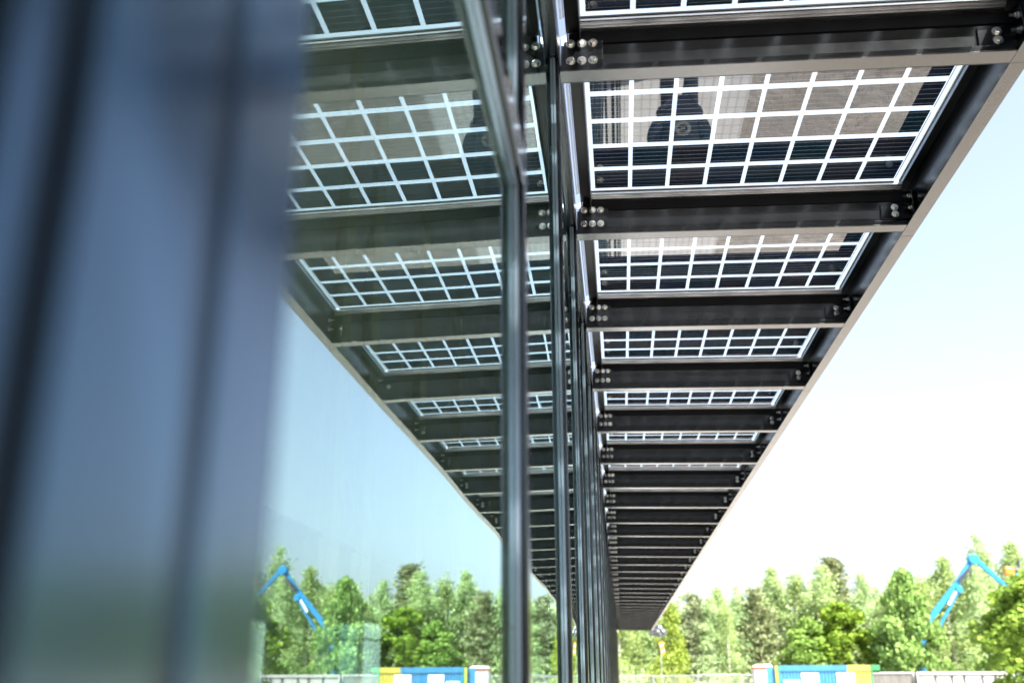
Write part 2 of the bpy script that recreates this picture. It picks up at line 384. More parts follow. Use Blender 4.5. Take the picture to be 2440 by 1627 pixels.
o = far.build('distant_bolts', M['zinc'], can); o.matrix_parent_inverse = OFF; o['kind'] = 'stuff'
# solar panels: between one rafter and the next
def panel_proto():
    m = MB(); m.box(-.096, 1.368, .004, 1.335, .2355, .2455, faces=[0,1,1,1,1,1])
    o = m.build('solar_panel', [M['pv'], M['glassedge']])
    f = MB()
    f.box(-.096, 1.368, 1.281, 1.298, .2185, .235); f.box(-.096, 1.368, 1.298, 1.308, .212, .235); f.box(-.096, 1.368, 1.308, 1.331, .207, .224)
    sub(f.build('clamp_rail', M['alu'], None, bevel=.001), o)
    f = MB(); f.box(-.096, 1.368, .004, .045, .207, .235); sub(f.build('clamp_rail', M['alu'], None, bevel=.001), o)
    f = MB(); f.box(1.3265, 1.3285, .08, .64, .2335, .2353); f.box(1.3265, 1.3285, .68, 1.246, .2335, .2353); f.box(-.096, 1.33, 1.2765, 1.2807, .229, .2353); sub(f.build('seal', M['rubber']), o)
    f = MB(); f.box(1.3685, 1.371, .01, 1.331, .231, .247); sub(f.build('end_strip', M['alu']), o)
    return o
pp = panel_proto()
for k in KS:
    if k == 33: break
    o = pp if k == 0 else copy_tree(pp)
    o.location = (0, YB0 + S*k, ZB); o.parent = can; o.matrix_parent_inverse = OFF
# edge beam in two-bay lengths with thin joints, inner channel in one-bay lengths
ks = list(KS)
ya = YB0 + S*ks[0] - .08; joints = [YB0 + S*k + .05 for k in ks if k % 2 == 1]
cuts = [ya] + joints + [YB0 + S*33 + .03]
for a, c in zip(cuts[:-1], cuts[1:]):
    if c - a < .1: continue
    m = MB(); a += .003
    m.box(XR-.060, XR, a, c, 0, .0055, 1)                   # bottom flange
    m.box(XR-.006, XR, a, c, .0055, .262)                   # web
    m.box(XR-.060, XR-.006, a, c, .2565, .262)              # top flange
    o = m.build('edge_beam', [M['paint'], M['flange']], can, bevel=.0015); o.location = (0,0,ZB); o.matrix_parent_inverse = OFF
m = MB(); m.box(1.3715, XR-.0065, ya, cuts[-1], .2475, .253); o = m.build('cover_strip', M['rubber'], can); o.location = (0,0,ZB); o.matrix_parent_inverse = OFF
for k in ks:
    if k == 33: break
    y = YB0 + S*k
    m = MB(); m.box(-.150, -.097, y+.036, y+S-.014, .200, .205); m.box(-.150, -.145, y+.036, y+S-.014, .205, .262); m.box(-.102, -.097, y+.036, y+S-.014, .205, .262); m.box(-.102, -.097, y+.036, y+S-.014, .160, .200)
    o = m.build('inner_channel', M['soffit'], can, bevel=.001); o.location = (0,0,ZB); o.matrix_parent_inverse = OFF
    m = MB(); m.box(-.1685, -.160, y+.006, y+S-.10, .200, .203); m.box(-.1575, -.1515, y+.006, y+S-.10, .204, .207)
    o = m.build('light_strip', M['opal'], can); o.location = (0,0,ZB); o.matrix_parent_inverse = OFF

can.location = (.662, 21, ZB - .02254*.662); can.rotation_euler.y = .02254      # the roof falls slightly outward so that rain runs off

# ------------------------------------------------------------------ yard: cabins, containers, fence
def corr(mb, x0, x1, y, z0, z1, pitch=.28, dep=.035, mi=0):
    """corrugated sheet facing -y"""
    n = max(1, round((x1-x0)/pitch)); p = (x1-x0)/n; xs = []
    for i in range(n):
        a = x0 + p*i; xs += [(a, 0), (a+.40*p, 0), (a+.5*p, dep), (a+.9*p, dep)]
    xs.append((x1, 0))
    pts = [(x, y+d) for x, d in xs] + [(x1, y+dep+.03), (x0, y+dep+.03)]
    mb.prism(pts, 'z', z0, z1, mi)
# blue office cabin: turned slightly so that its end wall just shows
cab = empty('office_cabin', (9.13, 62.0, 0), 0, 'sky blue site office cabin with white shutters and a yellow corner', 'cabin')
W_, H_, D_ = 5.40, CZ+.55, 2.4
m = MB(); corr(m, .12, 3.9, .03, .14, H_-.32, .20, .03); m.build('front_wall', M['blue'], cab)
m = MB(); corr(m, 3.9, W_-.1, .03, .14, H_-.32, .20, .03, 0); m.build('front_wall', M['yellow'], cab)['label'] = 'yellow end of the front wall'
m = MB(); m.box(.1, 4.0, -.01, .14, H_-.32, H_); m.box(.1, 3.9, -.012, .1, 0, .14); m.build('frame_rail', M['blue'], cab, bevel=.01)
m = MB(); m.box(4.0, W_-.1, -.012, .14, H_-.32, H_); m.box(3.9, W_-.1, -.012, .1, 0, .14); m.build('frame_rail', M['yellow'], cab, bevel=.01)['label'] = 'yellow frame rail'
for (a, c) in ((0, .1), (W_-.1, W_)):
    m = MB(); m.box(a, c, -.015, .12, 0, H_+.003); m.build('corner_post', M['green'], cab, bevel=.01)
m = MB(); m.box(W_+.002, W_+.5, .13, .3, H_-.3, H_+.002); m.build('side_rail', M['green'], cab, bevel=.01)
m = MB(); m.box(-.14, -.001, -.016, .12, 0, H_-.005); m.build('corner_strip', M['yellow'], cab)
m = MB(); m.box(-.62, -.005, .14, .20, .1, H_-.05); m.box(0.0, W_, .20, D_, .1, H_-.05); m.build('body', M['blue'], cab)
m = MB(); m.prism([(4.35, .145), (W_-.12, H_-.34), (W_-.12, .145)], 'y', -.003, .024); m.build('painted_corner', M['yellow'], cab)
for (a, c) in ((1.33, 2.32), (3.35, 4.38)):
    m = MB(); m.box(a, c, -.02, .05, CZ-1.1, CZ+.12); w = m.build('window', M['white'], cab, bevel=.015)
    m = MB(); 
    for q in range(12): m.box(a+.05, c-.05, -.030, -.0205, CZ-1.05+q*.094, CZ-1.05+q*.094+.082)
    m.build('shutter', M['white'], w)
m = MB(); m.box(.30, 1.2, -.035, .04, CZ-1.2, CZ-.27); m.build('notice_board', M['white'], cab, bevel=.01)

gc = empty('storage_container', (14.5, 62.2, 0), 0, 'grey corrugated storage container end, rust-streaked, beside the blue cabin', 'container')
zc = CZ+.16
m = MB(); corr(m, .06, 2.36, .04, .15, zc-.10, .14, .03); m.build('end_wall', M['grey'], gc)
m = MB(); m.box(0, .08, 0, .1, 0, zc); m.box(2.35, 2.44, 0, .1, 0, zc); m.box(.08, 2.35, .005, .1, zc-.10, zc-.004); m.box(.08, 2.35, .005, .1, 0, .15); m.build('corner_frame', M['offwhite'], gc, bevel=.01)
m = MB(); m.box(.02, 2.42, .12, 6, .05, zc-.01); m.build('body', M['grey'], gc)
wc = empty('storage_container', (17.0, 62.0, 0), R(-4), 'white storage container with dark door bars, half hidden by the big maple', 'container')
m = MB(); m.box(.06, 4.9, .04, .09, .15, zc-.16); m.build('side_wall', M['offwhite'], wc)
m = MB(); m.box(0, .1, -.02, .1, 0, zc); m.box(4.86, 4.96, -.02, .1, 0, zc); m.box(.1, 4.86, -.01, .1, zc-.16, zc-.003); m.box(.1, 4.86, -.01, .1, 0, .15); m.build('corner_frame', M['offwhite'], wc, bevel=.01)
m = MB(); m.box(.1, 2.2, -.014, -.0105, zc-.165, zc-.15); m.box(.1, .16, -.024, -.0205, zc-.3, zc-.05); m.build('rust_streak', M['rust'], wc)
for x in (1.05, 1.95, 2.62, 3.6, 4.3):
    m = MB(); m.cyl((x, 0, .2), (x, 0, zc-.2), .025, n=8); m.box(x-.05, x+.05, -.03, .035, zc-.32, zc-.2); m.box(x-.04, x+.04, -.05, .035, 1.1, 1.16); m.build('door_bar', M['dark'], wc)
m = MB(); m.box(.02, 4.94, .11, 2.4, .05, zc-.01); m.build('body', M['offwhite'], wc)
# portable toilet
pt = empty('portable_toilet', (8.27, 66, 0), R(0), 'white portable toilet with an orange-red roof rim left of the cabin', 'toilet')
zk = CZ+.50
m = MB(); m.box(0, 1.22, 0, 1.2, .1, zk-.12); m.build('cabin_wall', M['offwhite'], pt, bevel=.03)
m = MB(); m.prism([(0.02,zk), (.2, zk+.14), (1.02, zk+.16), (1.2, zk)], 'y', .02, 1.18); m.build('roof', M['white'], pt, bevel=.03)
m = MB(); m.box(-.03, 1.25, -.03, 1.23, zk-.12, zk); m.build('roof_rim', M['red'], pt, bevel=.02)
m = MB(); m.box(.62, 1.12, -.018, -.001, .2, zk-.25); d_ = m.build('door', M['white'], pt, bevel=.01)
m = MB(); m.box(.66, .70, -.05, -.0185, 1.0, 1.15); m.build('handle', M['dark'], d_)
m = MB(); m.box(-.02, 1.24, -.02, 1.22, 0, .1); m.build('skid', M['dark'], pt)
# site fence: five panels on concrete feet
def fence_panel():
    r = empty('fence_panel', (0,0,0), 0, None, 'fence', 'site fence panels at the edge of the wood')
    zt = 2.0; w = 3.42
    m = MB(); m.cyl((0,0,.05),(0,0,zt),.028,n=8); m.cyl((w,0,.05),(w,0,zt),.028,n=8); m.cyl((0,0,zt-.02),(w,0,zt-.02),.03,n=8); m.cyl((0,0,.2),(w,0,.2),.025,n=8); m.cyl((w*.5,0,.2),(w*.5,0,zt-.02),.016,n=8)
    m.build('frame', M['galv'], r)
    m = MB(); m.box(.03, w-.03, -.002, .002, .22, zt-.04); m.build('wire_infill', M['wire'], r)
    for x in (0, w):
        m = MB(); m.box(x-.11 if x else x, x if x else x+.11, -.35, .35, 0, .13); m.build('foot', M['conc'], r, bevel=.01)
    return r
fp = fence_panel()
labs = ['site fence panel nearest the glass front, below the canopy end', 'site fence panel under the lime green sapling', 'site fence panel two along from the canopy end', 'site fence panel ending behind the portable toilet', 'site fence panel behind the blue cabin']
for k, lb in enumerate(labs):
    o = fp if k == 0 else copy_tree(fp); o.location = (-.95 + 3.46*k, 83 + .15*math.sin(k*2), (.0, -.02, .05, .02, .0)[k] - .0); o.rotation_euler = (0, 0, R((1.0, -1.0, 1.5, -.5, 0)[k])); o['label'] = lb

# pole with wrapped bundle and striped board
wp = empty('warning_pole', (2.30, 60, 0), 0, 'tall thin pole with a grey wrapped bundle and a striped board beyond the canopy end', 'pole')
m = MB(); m.cyl((0,0,0),(0,0,CZ+2.3),.022,n=10); m.build('pole', M['galv'], wp)
rr = random.Random(8)
bm = bmesh.new(); bmesh.ops.create_icosphere(bm, subdivisions=3, radius=1)
for v in bm.verts:
    n = 1 + rr.uniform(-.16,.16); v.co = Vector((v.co.x*.5*n - .12, v.co.y*.35*n, max(-.55, v.co.z)*.40*n*(1.1-.5*abs(v.co.x)) + CZ + 2.42))
me = bpy.data.meshes.new('wrapped_bundle'); bm.to_mesh(me); bm.free(); me.materials.append(M['tarp'])
o = bpy.data.objects.new('wrapped_bundle', me); COL.objects.link(o); o.parent = wp
m = MB()
for q in range(5): m.prism([(-.09+.03*q, CZ+1.85-q*.15), (.13+.03*q, CZ+1.97-q*.15), (.13+.03*q, CZ+1.82-q*.15), (-.09+.03*q, CZ+1.70-q*.15)], 'y', -.045, -.032, q % 2)
m.build('striped_board', [M['orange'], M['offwhite']], wp)
# small beige camera box at the far end of the facade
lamp = empty('wall_lamp', (-.17, 45, CZ+2.0), 0, 'small beige lamp on the far end of the glass front below the canopy', 'lamp')
m = MB(); m.box(-.016, .02, -.04, .04, -.2, .0); m.build('bracket', M['beige'], lamp)
m = MB(); m.box(.02, .10, -.05, .05, -.16, -.08); m.build('housing', M['beige'], lamp, bevel=.01)

# ------------------------------------------------------------------ blue boom machine behind the maples
Yb = 75
bo = empty('boom_pump', (21.5, Yb, 0), 0, 'blue articulated boom of a concrete pump rising behind the maples', 'boom')
def P(x, z): return (x-21.5+.2, 0, CZ+z-.34)
def lb(mb, nm, mt, **kw): return mb.build(nm, mt, bo, **kw)
m = MB(); m.beam(P(21.0,3.2), P(24.35,6.95), .34, .42, w1=.28, h1=.34); m.beam(P(24.3,6.9), P(25.25,8.15), .30, .34); m.build('lower_boom', M['boom'], bo, bevel=.03)
m = MB(); m.beam(P(25.5,8.25), P(28.6,4.9), .24, .34, w1=.18, h1=.22); m.build('upper_boom', M['boom'], bo, bevel=.03)
m = MB(); m.cyl((P(25.35,8.2)[0],-.3,P(25.35,8.2)[2]), (P(25.35,8.2)[0],.3,P(25.35,8.2)[2]), .36, n=18); m.cyl((P(24.05,6.1)[0],-.3,P(24.05,6.1)[2]), (P(24.05,6.1)[0],.3,P(24.05,6.1)[2]), .26, n=16); m.build('pivot', M['boom'], bo, bevel=.03)
m = MB(); m.cyl((P(22.1,3.2)[0],-.12,P(22.1,3.2)[2]), (P(24.05,6.05)[0],-.12,P(24.05,6.05)[2]), .11, n=10); m.build('hydraulic_cylinder', M['boom'], bo)
m = MB(); m.beam((P(23.15,5.05)[0],-.255,P(23.15,5.05)[2]), (P(23.75,5.95)[0],-.255,P(23.75,5.95)[2]), .03, .17); m.build('white_panel', M['white'], bo)
m = MB()
for q in range(4): m.cyl((P(24.0+.08*q,6.6)[0],-.22,P(24,6.75)[2]-.2*q*.3), (P(25.1+.05*q,7.9)[0],-.22,P(25,7.75)[2]-.1*q), .035, n=6)
m.build('hose', M['dark'], bo)
m = MB(); m.beam(P(21.0,3.2), P(20.6,-.6), .6, .6); m.build('mast', M['boom'], bo, bevel=.03)
m = MB(); m.box(-3.5, 4.5, -1.1, 1.1, .55, 1.4); m.build('chassis', M['dark'], bo, bevel=.05)
m = MB(); m.box(4.5, 6.4, -1.15, 1.15, .6, 2.4); m.build('cab', M['white'], bo, bevel=.12)
for x in (-2.6, -1.4, 3.2, 5.4):
    for s_ in (-1, 1):
        m = MB(); m.cyl((x, s_*.75, .5), (x, s_*1.12, .5), .5, n=18); m.build('wheel', M['tyre'], bo, bevel=.05)
yb = empty('beacon_machine', (27.8, 74, -.36), 0, 'orange-yellow bucket head on a blue mast beside the boom, above the maple', 'machine')
m = MB(); m.cyl((.2,0,0), (.2,0,CZ+7.0), .14, n=10); m.cyl((.2,0,CZ+7.0), (2.6,.0,CZ+7.75), .08, n=8); m.build('mast', M['boom'], yb)
m = MB(); m.box(-.62,.0,-.35,.35,CZ+6.95,CZ+7.55); m.build('bucket', M['orange'], yb, bevel=.12)
m = MB(); m.cyl((0.05,0,CZ+7.3), (.7,0,CZ+7.5), .12, n=8); m.cyl((.4,0,CZ+7.0), (.5,0,CZ+8.0), .10, n=8); m.build('joint', M['dark'], yb)

# ------------------------------------------------------------------ trees
def quad_leaf(V, F, p, s, rr, droop=0, asp=1.0):
    d = Vector((rr.gauss(0,1), rr.gauss(0,1), rr.gauss(0,1)-droop)).normalized()
    a = d.orthogonal().normalized(); a.rotate(Matrix.Rotation(rr.uniform(0,6.28), 3, d)); b_ = d.cross(a)
    n = len(V); w = s*.5*asp
    V += [p - d*s*.5, p + a*w - d*s*.05 + b_*s*.12, p + d*s*.5, p - a*w - d*s*.05 + b_*s*.12]
    F.append((n, n+1, n+2, n+3))
def finish_crown(name, V, F, mat):
    me = bpy.data.meshes.new(name); me.from_pydata([tuple(v) for v in V], [], F); me.materials.append(mat); return me
def limbs(name, pts, mat):
    m = MB()
    for a, b_, r0, r1 in pts: m.cyl(a, b_, r0, r1, n=7, cap=False)
    me = bpy.data.meshes.new(name); me.from_pydata(m.v, [], m.f); me.materials.append(mat)
    me.polygons.foreach_set('use_smooth', [True]*len(me.polygons)); return me
def maple_mesh(seed, mat, h=8.5, w=2.9, n_cl=64, per=130, leaf=.33, top=1.0):
    rr = random.Random(seed); V = []; F = []; L_ = [((0,0,0), (0,0,h*.35), .16, .12), ((0,0,h*.35), (.1,0,h*.88), .12, .02)]
    for i in range(n_cl):
        t = rr.random()**.85; z = h*(.14 + .84*t)
        prof = (max(0, (1-t)/.70)**1.05 if t > .30 else 1-((.30-t)/.55)**2); prof = max(.06, prof)**.62
        a = rr.uniform(0, 6.28); rad = w*prof*rr.uniform(.45, 1.0)
        c = Vector((rad*math.cos(a), rad*math.sin(a), z)); cs = rr.uniform(.55, 1.05)*(.55 + .5*prof)
        if i < 14: L_.append(((0,0,max(h*.2, z-1.3)), c, .05, .012))
        for _ in range(int(per*cs)):
            d = Vector((rr.gauss(0,1), rr.gauss(0,1), rr.gauss(0,1)*.7)).normalized()*cs*rr.uniform(.35, 1.0)**.6
            quad_leaf(V, F, c + d, leaf*rr.uniform(.6, 1.25), rr, .3, 1.0)
    return finish_crown('maple_crown', V, F, mat), limbs('maple_trunk', L_, M['bark'])
def birch_mesh(seed, mat, h=12, w=2.0, n_cl=78, per=120, leaf=.19):
    rr = random.Random(seed); V = []; F = []; L_ = [((0,0,0), (.15,0,h*.5), .13, .08), ((.15,0,h*.5), (0,.1,h*.97), .08, .012)]
    for i in range(n_cl):
        t = rr.random(); z = h*(.10 + .88*t)
        prof = max(.06, (1 - t)**.72*1.25 if t > .2 else .85)
        a = rr.uniform(0, 6.28); rad = w*prof*rr.uniform(.15, 1.12)
        c = Vector((rad*math.cos(a), rad*math.sin(a), z)); ln = rr.uniform(.8, 1.7)*(.5+.5*prof)
        if i < 24: L_.append(((0,0,max(h*.12, z-.9)), c, .03, .006))
        for _ in range(int(per*(.45 + .55*prof))):
            d = Vector((rr.gauss(0,.30)*(.6+prof*.6), rr.gauss(0,.30)*(.6+prof*.6), rr.uniform(-.8, .45)*ln))
            quad_leaf(V, F, c + d, leaf*rr.uniform(.6, 1.2), rr, .9, .75)
    for q in range(70): quad_leaf(V, F, Vector((rr.gauss(0,.16), rr.gauss(0,.16), h*(.93+.08*rr.random()))), leaf*.7, rr, .5, .7)
    return finish_crown('birch_crown', V, F, mat), limbs('birch_trunk', L_, M['birchbark'])
def pine_mesh(seed, mat, h=11, w=1.9):
    rr = random.Random(seed); V = []; F = []; L_ = [((0,0,0), (0,0,h*.98), .15, .02)]
    z = h*.12
    while z < h*.98:
        t = z/h; rad = w*(1-t)**.75 + .15
        for i in range(6):
            a = rr.uniform(0, 6.28); e = Vector((rad*math.cos(a), rad*math.sin(a), z + rad*.35)); s0 = Vector((0,0,z))
            if t < .85 and i < 3: L_.append((s0, e, .025, .006))
            for q in range(26):
                u = rr.uniform(.3, 1.05); p = s0.lerp(e, u) + Vector((rr.gauss(0,.16), rr.gauss(0,.16), rr.gauss(0,.14)))
                n = len(V); d = Vector((rr.gauss(0,.6), rr.gauss(0,.6), rr.uniform(.2,1.2))).normalized(); a2 = d.orthogonal().normalized(); a2.rotate(Matrix.Rotation(rr.uniform(0,6.28), 3, d)); s = rr.uniform(.2,.4)
                V += [p, p + d*s*.5 + a2*s*.22, p + d*s, p + d*s*.5 - a2*s*.22]; F.append((n,n+1,n+2,n+3))
        z += h*.036*rr.uniform(.7, 1.3)
    return finish_crown('pine_crown', V, F, mat), limbs('pine_trunk', L_, M['bark'])
def place_tree(name, meshes, x, y, hz, h0, rot, label, cat, group, wid=1.0):
    s = (hz + .09 - .017*x)/h0
    r = empty(name, (x, y, 0), rot, label, cat, group)
    for me, nm in zip(meshes, ('crown', 'trunk')):
        o = bpy.data.objects.new(nm, me); COL.objects.link(o); o.parent = r; o.scale = (s*wid, s*wid, s)
    return r
maples = [maple_mesh(11, M['maple']), maple_mesh(12, M['maple'], w=3.3, n_cl=74), maple_mesh(13, M['maple'], h=8.5, w=2.6, n_cl=56)]
gm = 'broad-leaved maples behind the containers'
for (mi, x, y, top, rot, lab, wid) in (
    (0, 18.55, 68, 6.6, .4, 'bright green maple with a rounded peak behind the grey container, left of the boom', .80),
    (2, 14.7, 70, 4.75, 1.9, 'pale green maple peaking above the yellow cabin corner', 1.4),
    (2, 12.25, 69.5, 3.75, 4.1, 'low side maple above the middle of the blue cabin', 1.2),
    (1, 20.4, 52, 5.2, 2.3, 'large nearest maple at the picture edge in front of the white container', 1.30),
    (0, 24.6, 66, 4.4, 5.2, 'dense maple filling the gap behind the nearest maple under the yellow bucket', 1.15),
    (1, 26.4, 58, 5.6, 3.3, 'broad maple seen only as a blur in the dark cladding', 1.0),
    (1, 33.5, 56, 6.0, .9, 'rounded maple seen only as a blur far along the cladding', 1.1)):
    place_tree('maple_tree', maples[mi], x, y, CZ+top, 8.5, rot, lab, 'tree', gm, wid)
births = [birch_mesh(21, M['birch']), birch_mesh(22, M['birch'], w=2.1, n_cl=72), birch_mesh(23, M['birch'], w=1.4, n_cl=54)]
pines = [pine_mesh(31, M['pine']), pine_mesh(32, M['pine'], w=1.6)]
gf = 'trees of the wood behind the yard'
F_ = [('b',0,-5.2,7.0,'birch behind the glass front, farthest into the reflection'), ('b',1,-2.4,6.6,'birch seen at the very end of the glass front'),
      ('b',1,.0,6.6,'leafy birch right behind the canopy end'), ('b',2,1.9,6.0,'slim birch below the canopy corner'), ('b',0,3.4,6.9,'birch just right of the canopy corner'),
      ('p',1,7.1,7.6,'thin pine rising right of the lime green sapling'), ('b',1,8.6,7.3,'birch above the middle of the site fence'), ('b',2,10.0,6.9,'short birch left of the spiky pine above the fence end'),
      ('b',0,11.5,8.5,'pointed birch above the portable toilet'), ('p',0,13.3,8.2,'brownish pine with a spiky top behind the portable toilet'), ('b',1,15.3,10.6,'tall birch with an open top above the left cabin window'),
      ('b',2,17.6,10.5,'narrow birch above the middle of the blue cabin'), ('b',0,19.3,10.2,'dense birch left of the highest peak above the cabin'), ('p',1,20.8,11.3,'dark pointed pine forming the highest peak above the cabin'),
      ('b',1,23.2,9.6,'birch with a small round top left of the bright maple'), ('b',0,25.3,8.3,'low birch just behind the bright maple peak'), ('p',0,27.0,7.7,'pine hidden low behind the bright maple'),
      ('b',2,28.4,9.3,'thin birch standing left of the boom'), ('b',1,30.9,11.1,'birch directly behind the elbow of the boom'), ('b',2,32.9,10.8,'birch behind the falling arm of the boom'),
      ('b',0,35.2,13.6,'tallest birch rising right of the boom elbow'), ('b',1,38.4,12.9,'tall birch at the picture edge above the yellow bucket'), ('b',2,42.2,12.4,'birch past the picture edge, a blur in the cladding'),
      ('b',1,46.5,11.8,'wide birch past the picture edge, a blur in the cladding'), ('p',0,50.5,12.0,'pine past the picture edge, a blur in the cladding'), ('b',0,55.5,12.5,'tall birch past the picture edge, a blur in the cladding'), ('b',1,62.0,11.5,'last birch of the wood, a blur in the cladding')]
rt = random.Random(5)
for (kd, i, x, top, lab) in F_:
    if kd == 'b': place_tree('birch_tree', births[i], x, 100 + rt.uniform(-3,3), CZ+top, 12, rt.uniform(0,6.28), lab, 'tree', gf, rt.uniform(1.25,1.65))
    else: place_tree('pine_tree', pines[i], x, 99 + rt.uniform(-2,2), CZ+top, 11, rt.uniform(0,6.28), lab, 'tree', gf, rt.uniform(1.7,2.2))
limes = [maple_mesh(41, M['lime'], h=7, w=1.7, n_cl=34, per=120, leaf=.24), maple_mesh(42, M['lime'], h=3, w=1.7, n_cl=24, per=120, leaf=.22)]
place_tree('young_tree', limes[0], 4.5, 94, CZ+6.3, 7, 1.0, 'lime green young tree just right of the canopy corner', 'tree', None, .72)
place_tree('young_tree', limes[1], 3.9, 90, CZ+1.6, 3, 2.0, 'low lime green bush tree behind the site fence', 'tree', None, .95)
for x_ in range(22):
    x = -4.5 + 2.05*x_ + rt.uniform(-.6,.6); h_ = (6.3 if x < 9 else 8.0) + rt.uniform(-.5, .9) + (1.4 if x > 27 else 0)
    place_tree('birch_tree', births[x_ % 3], x, 105.5 + rt.uniform(-1.2,1.2), CZ+h_, 12, rt.uniform(0,6.28), 'birch filling the second row of the wood, lower than the peaks before it', 'tree', 'second row birches of the wood', rt.uniform(1.5,1.9))
# the depth of the wood reads as one mass
rr = random.Random(77); V = []; F = []
for i in range(420):
    x = rr.uniform(-14, 78); y = rr.uniform(102, 112); hh = rr.uniform(6.8, 10.2) + (2.0 if x > 27 else 0) + (1.2 if 14 < x < 24 else 0)
    for q in range(90):
        z = hh*rr.random()**.7; quad_leaf(V, F, Vector((x + rr.gauss(0,1.0)*(1.15 - z/hh*.9), y + rr.gauss(0,.8), z)), rr.uniform(.3,.6), rr, .5, .8)
me = finish_crown('woodland', V, F, M['birch']); o = bpy.data.objects.new('woodland', me); COL.objects.link(o)
tag(o, 'dense green depth of the wood behind the single trees', 'woodland', None, 'stuff')
rr = random.Random(78); V = []; F = []
for i in range(150):
    x = rr.uniform(-6, 60); y = rr.uniform(88, 98); hh = rr.uniform(1.2, 3.0)
    for q in range(60):
        z = hh*rr.random(); quad_leaf(V, F, Vector((x + rr.gauss(0,.7), y + rr.gauss(0,.5), z)), rr.uniform(.2,.42), rr, .3, .8)
me = finish_crown('undergrowth', V, F, M['birch']); o = bpy.data.objects.new('undergrowth', me); COL.objects.link(o)
tag(o, 'bushy green undergrowth along the edge of the wood', 'undergrowth', None, 'stuff')

# ------------------------------------------------------------------ the person who is seen only in the panels overhead
def skin(name, verts, edges_, mat, parent, sub_=2, root=0):
    me = bpy.data.meshes.new(name); me.from_pydata([v[:3] for v in verts], edges_, [])
    o = bpy.data.objects.new(name, me); COL.objects.link(o)
    md = o.modifiers.new('s', 'SKIN'); md.use_smooth_shade = True
    for k, d in enumerate(me.skin_vertices[0].data):
        r_ = verts[k][3]; d.radius = r_ if isinstance(r_, tuple) else (r_, r_); d.use_root = (k == root)
    s_ = o.modifiers.new('d', 'SUBSURF'); s_.levels = sub_; s_.render_levels = sub_
    dg = bpy.context.evaluated_depsgraph_get(); me2 = bpy.data.meshes.new_from_object(o.evaluated_get(dg)); me2.name = name
    bpy.data.objects.remove(o); bpy.data.meshes.remove(me)
    me2.materials.clear(); me2.materials.append(mat)
    o = bpy.data.objects.new(name, me2); COL.objects.link(o); o.parent = parent; return o
per = empty('person', (.665, 8.9, 0.0), R(0), 'standing person in navy jacket with sunburst print, mirrored in the solar panel', 'person')
# faces -y (towards the camera): pelvis, spine, neck, head, bent arms, legs
vb = [(0,0,.95,(.14,.10)), (0,0,1.12,(.13,.10)), (0,.0,1.30,(.16,.11)), (0,.01,1.44,(.10,.09)), (0,.0,1.52,.055), (0,-.01,1.58,(.070,.078)), (0,-.015,1.68,(.078,.095)), (0,0,1.75,(.05,.06)),
      (-.17,0,1.42,.06), (-.28,.03,1.16,.045), (-.16,-.02,.98,.030), (-.11,-.01,.94,.030), (.17,0,1.42,.06), (.28,.03,1.16,.045), (.16,-.02,.98,.030), (.11,-.01,.94,.030),
      (-.10,0,.86,.09), (-.125,-.01,.50,.062), (-.13,.02,.09,.045), (-.135,-.13,.04,(.045,.032)), (.10,0,.86,.09), (.125,-.01,.50,.062), (.13,.02,.09,.045), (.135,-.13,.04,(.045,.032))]
eb = [(0,1),(1,2),(2,3),(3,4),(4,5),(5,6),(6,7),(3,8),(8,9),(9,10),(10,11),(3,12),(12,13),(13,14),(14,15),(0,16),(16,17),(17,18),(18,19),(0,20),(20,21),(21,22),(22,23)]
body = skin('body', vb, eb, M['skin'], per)
for sgn in (-1, 1):                                      # fingers curled towards the jacket pockets
    for q, (dx, ln) in enumerate(((-.024,.060), (-.008,.068), (.008,.064), (.024,.050))):
        b0 = Vector((sgn*.10 + dx, -.02, .93)); fv = [(b0.x, b0.y, b0.z, .009), (b0.x - sgn*.008, b0.y-.008, b0.z - ln*.5, .0085), (b0.x - sgn*.016, b0.y+.008, b0.z - ln, .0075)]
        skin('finger', fv, [(0,1),(1,2)], M['skin'], per, 1)
    b0 = Vector((sgn*.09, -.03, .94)); skin('thumb', [(b0.x,b0.y,b0.z,.011), (b0.x - sgn*.022, b0.y-.012, b0.z-.02, .010), (b0.x - sgn*.032, b0.y-.010, b0.z-.045, .008)], [(0,1),(1,2)], M['skin'], per, 1)
vj = [(0,0,.80,(.27,.17)), (0,0,.93,(.27,.16)), (0,0,1.06,(.20,.14)), (0,0,1.20,(.22,.14)), (0,.0,1.36,(.18,.12)), (0,.01,1.45,(.12,.10)), (0,.005,1.49,.075),
      (-.18,0,1.41,.082), (-.275,.03,1.17,.085), (-.205,-.05,1.0,.07), (.18,0,1.41,.082), (.275,.03,1.17,.085), (.205,-.05,1.0,.07)]
jk = skin('jacket', vj, [(0,1),(1,2),(2,3),(3,4),(4,5),(5,6),(4,7),(7,8),(8,9),(4,10),(10,11),(11,12)], M['jacket'], per)
vt = [(0,0,.93,(.17,.125)), (-.10,0,.84,.105), (-.125,-.01,.50,.080), (-.13,.015,.10,.068), (.10,0,.84,.105), (.125,-.01,.50,.080), (.13,.015,.10,.068)]
skin('trousers', vt, [(0,1),(1,2),(2,3),(0,4),(4,5),(5,6)], M['denim'], per)
for sgn in (-1, 1): skin('shoe', [(sgn*.13,.05,.045,(.052,.045)), (sgn*.133,-.04,.045,(.055,.045)), (sgn*.138,-.16,.035,(.048,.033))], [(0,1),(1,2)], M['dark'], per, 1)
skin('hair', [(0,.03,1.66,(.090,.085)), (0,.01,1.735,(.085,.085)), (0,-.03,1.765,(.06,.05))], [(0,1),(1,2)], M['hair'], per, 2)
m = MB(); m.prism([(-.012,1.635),(.012,1.635),(.005,1.68),(-.005,1.68)], 'y', -.128, -.085); m.build('nose', M['skin'], per, bevel=.004)
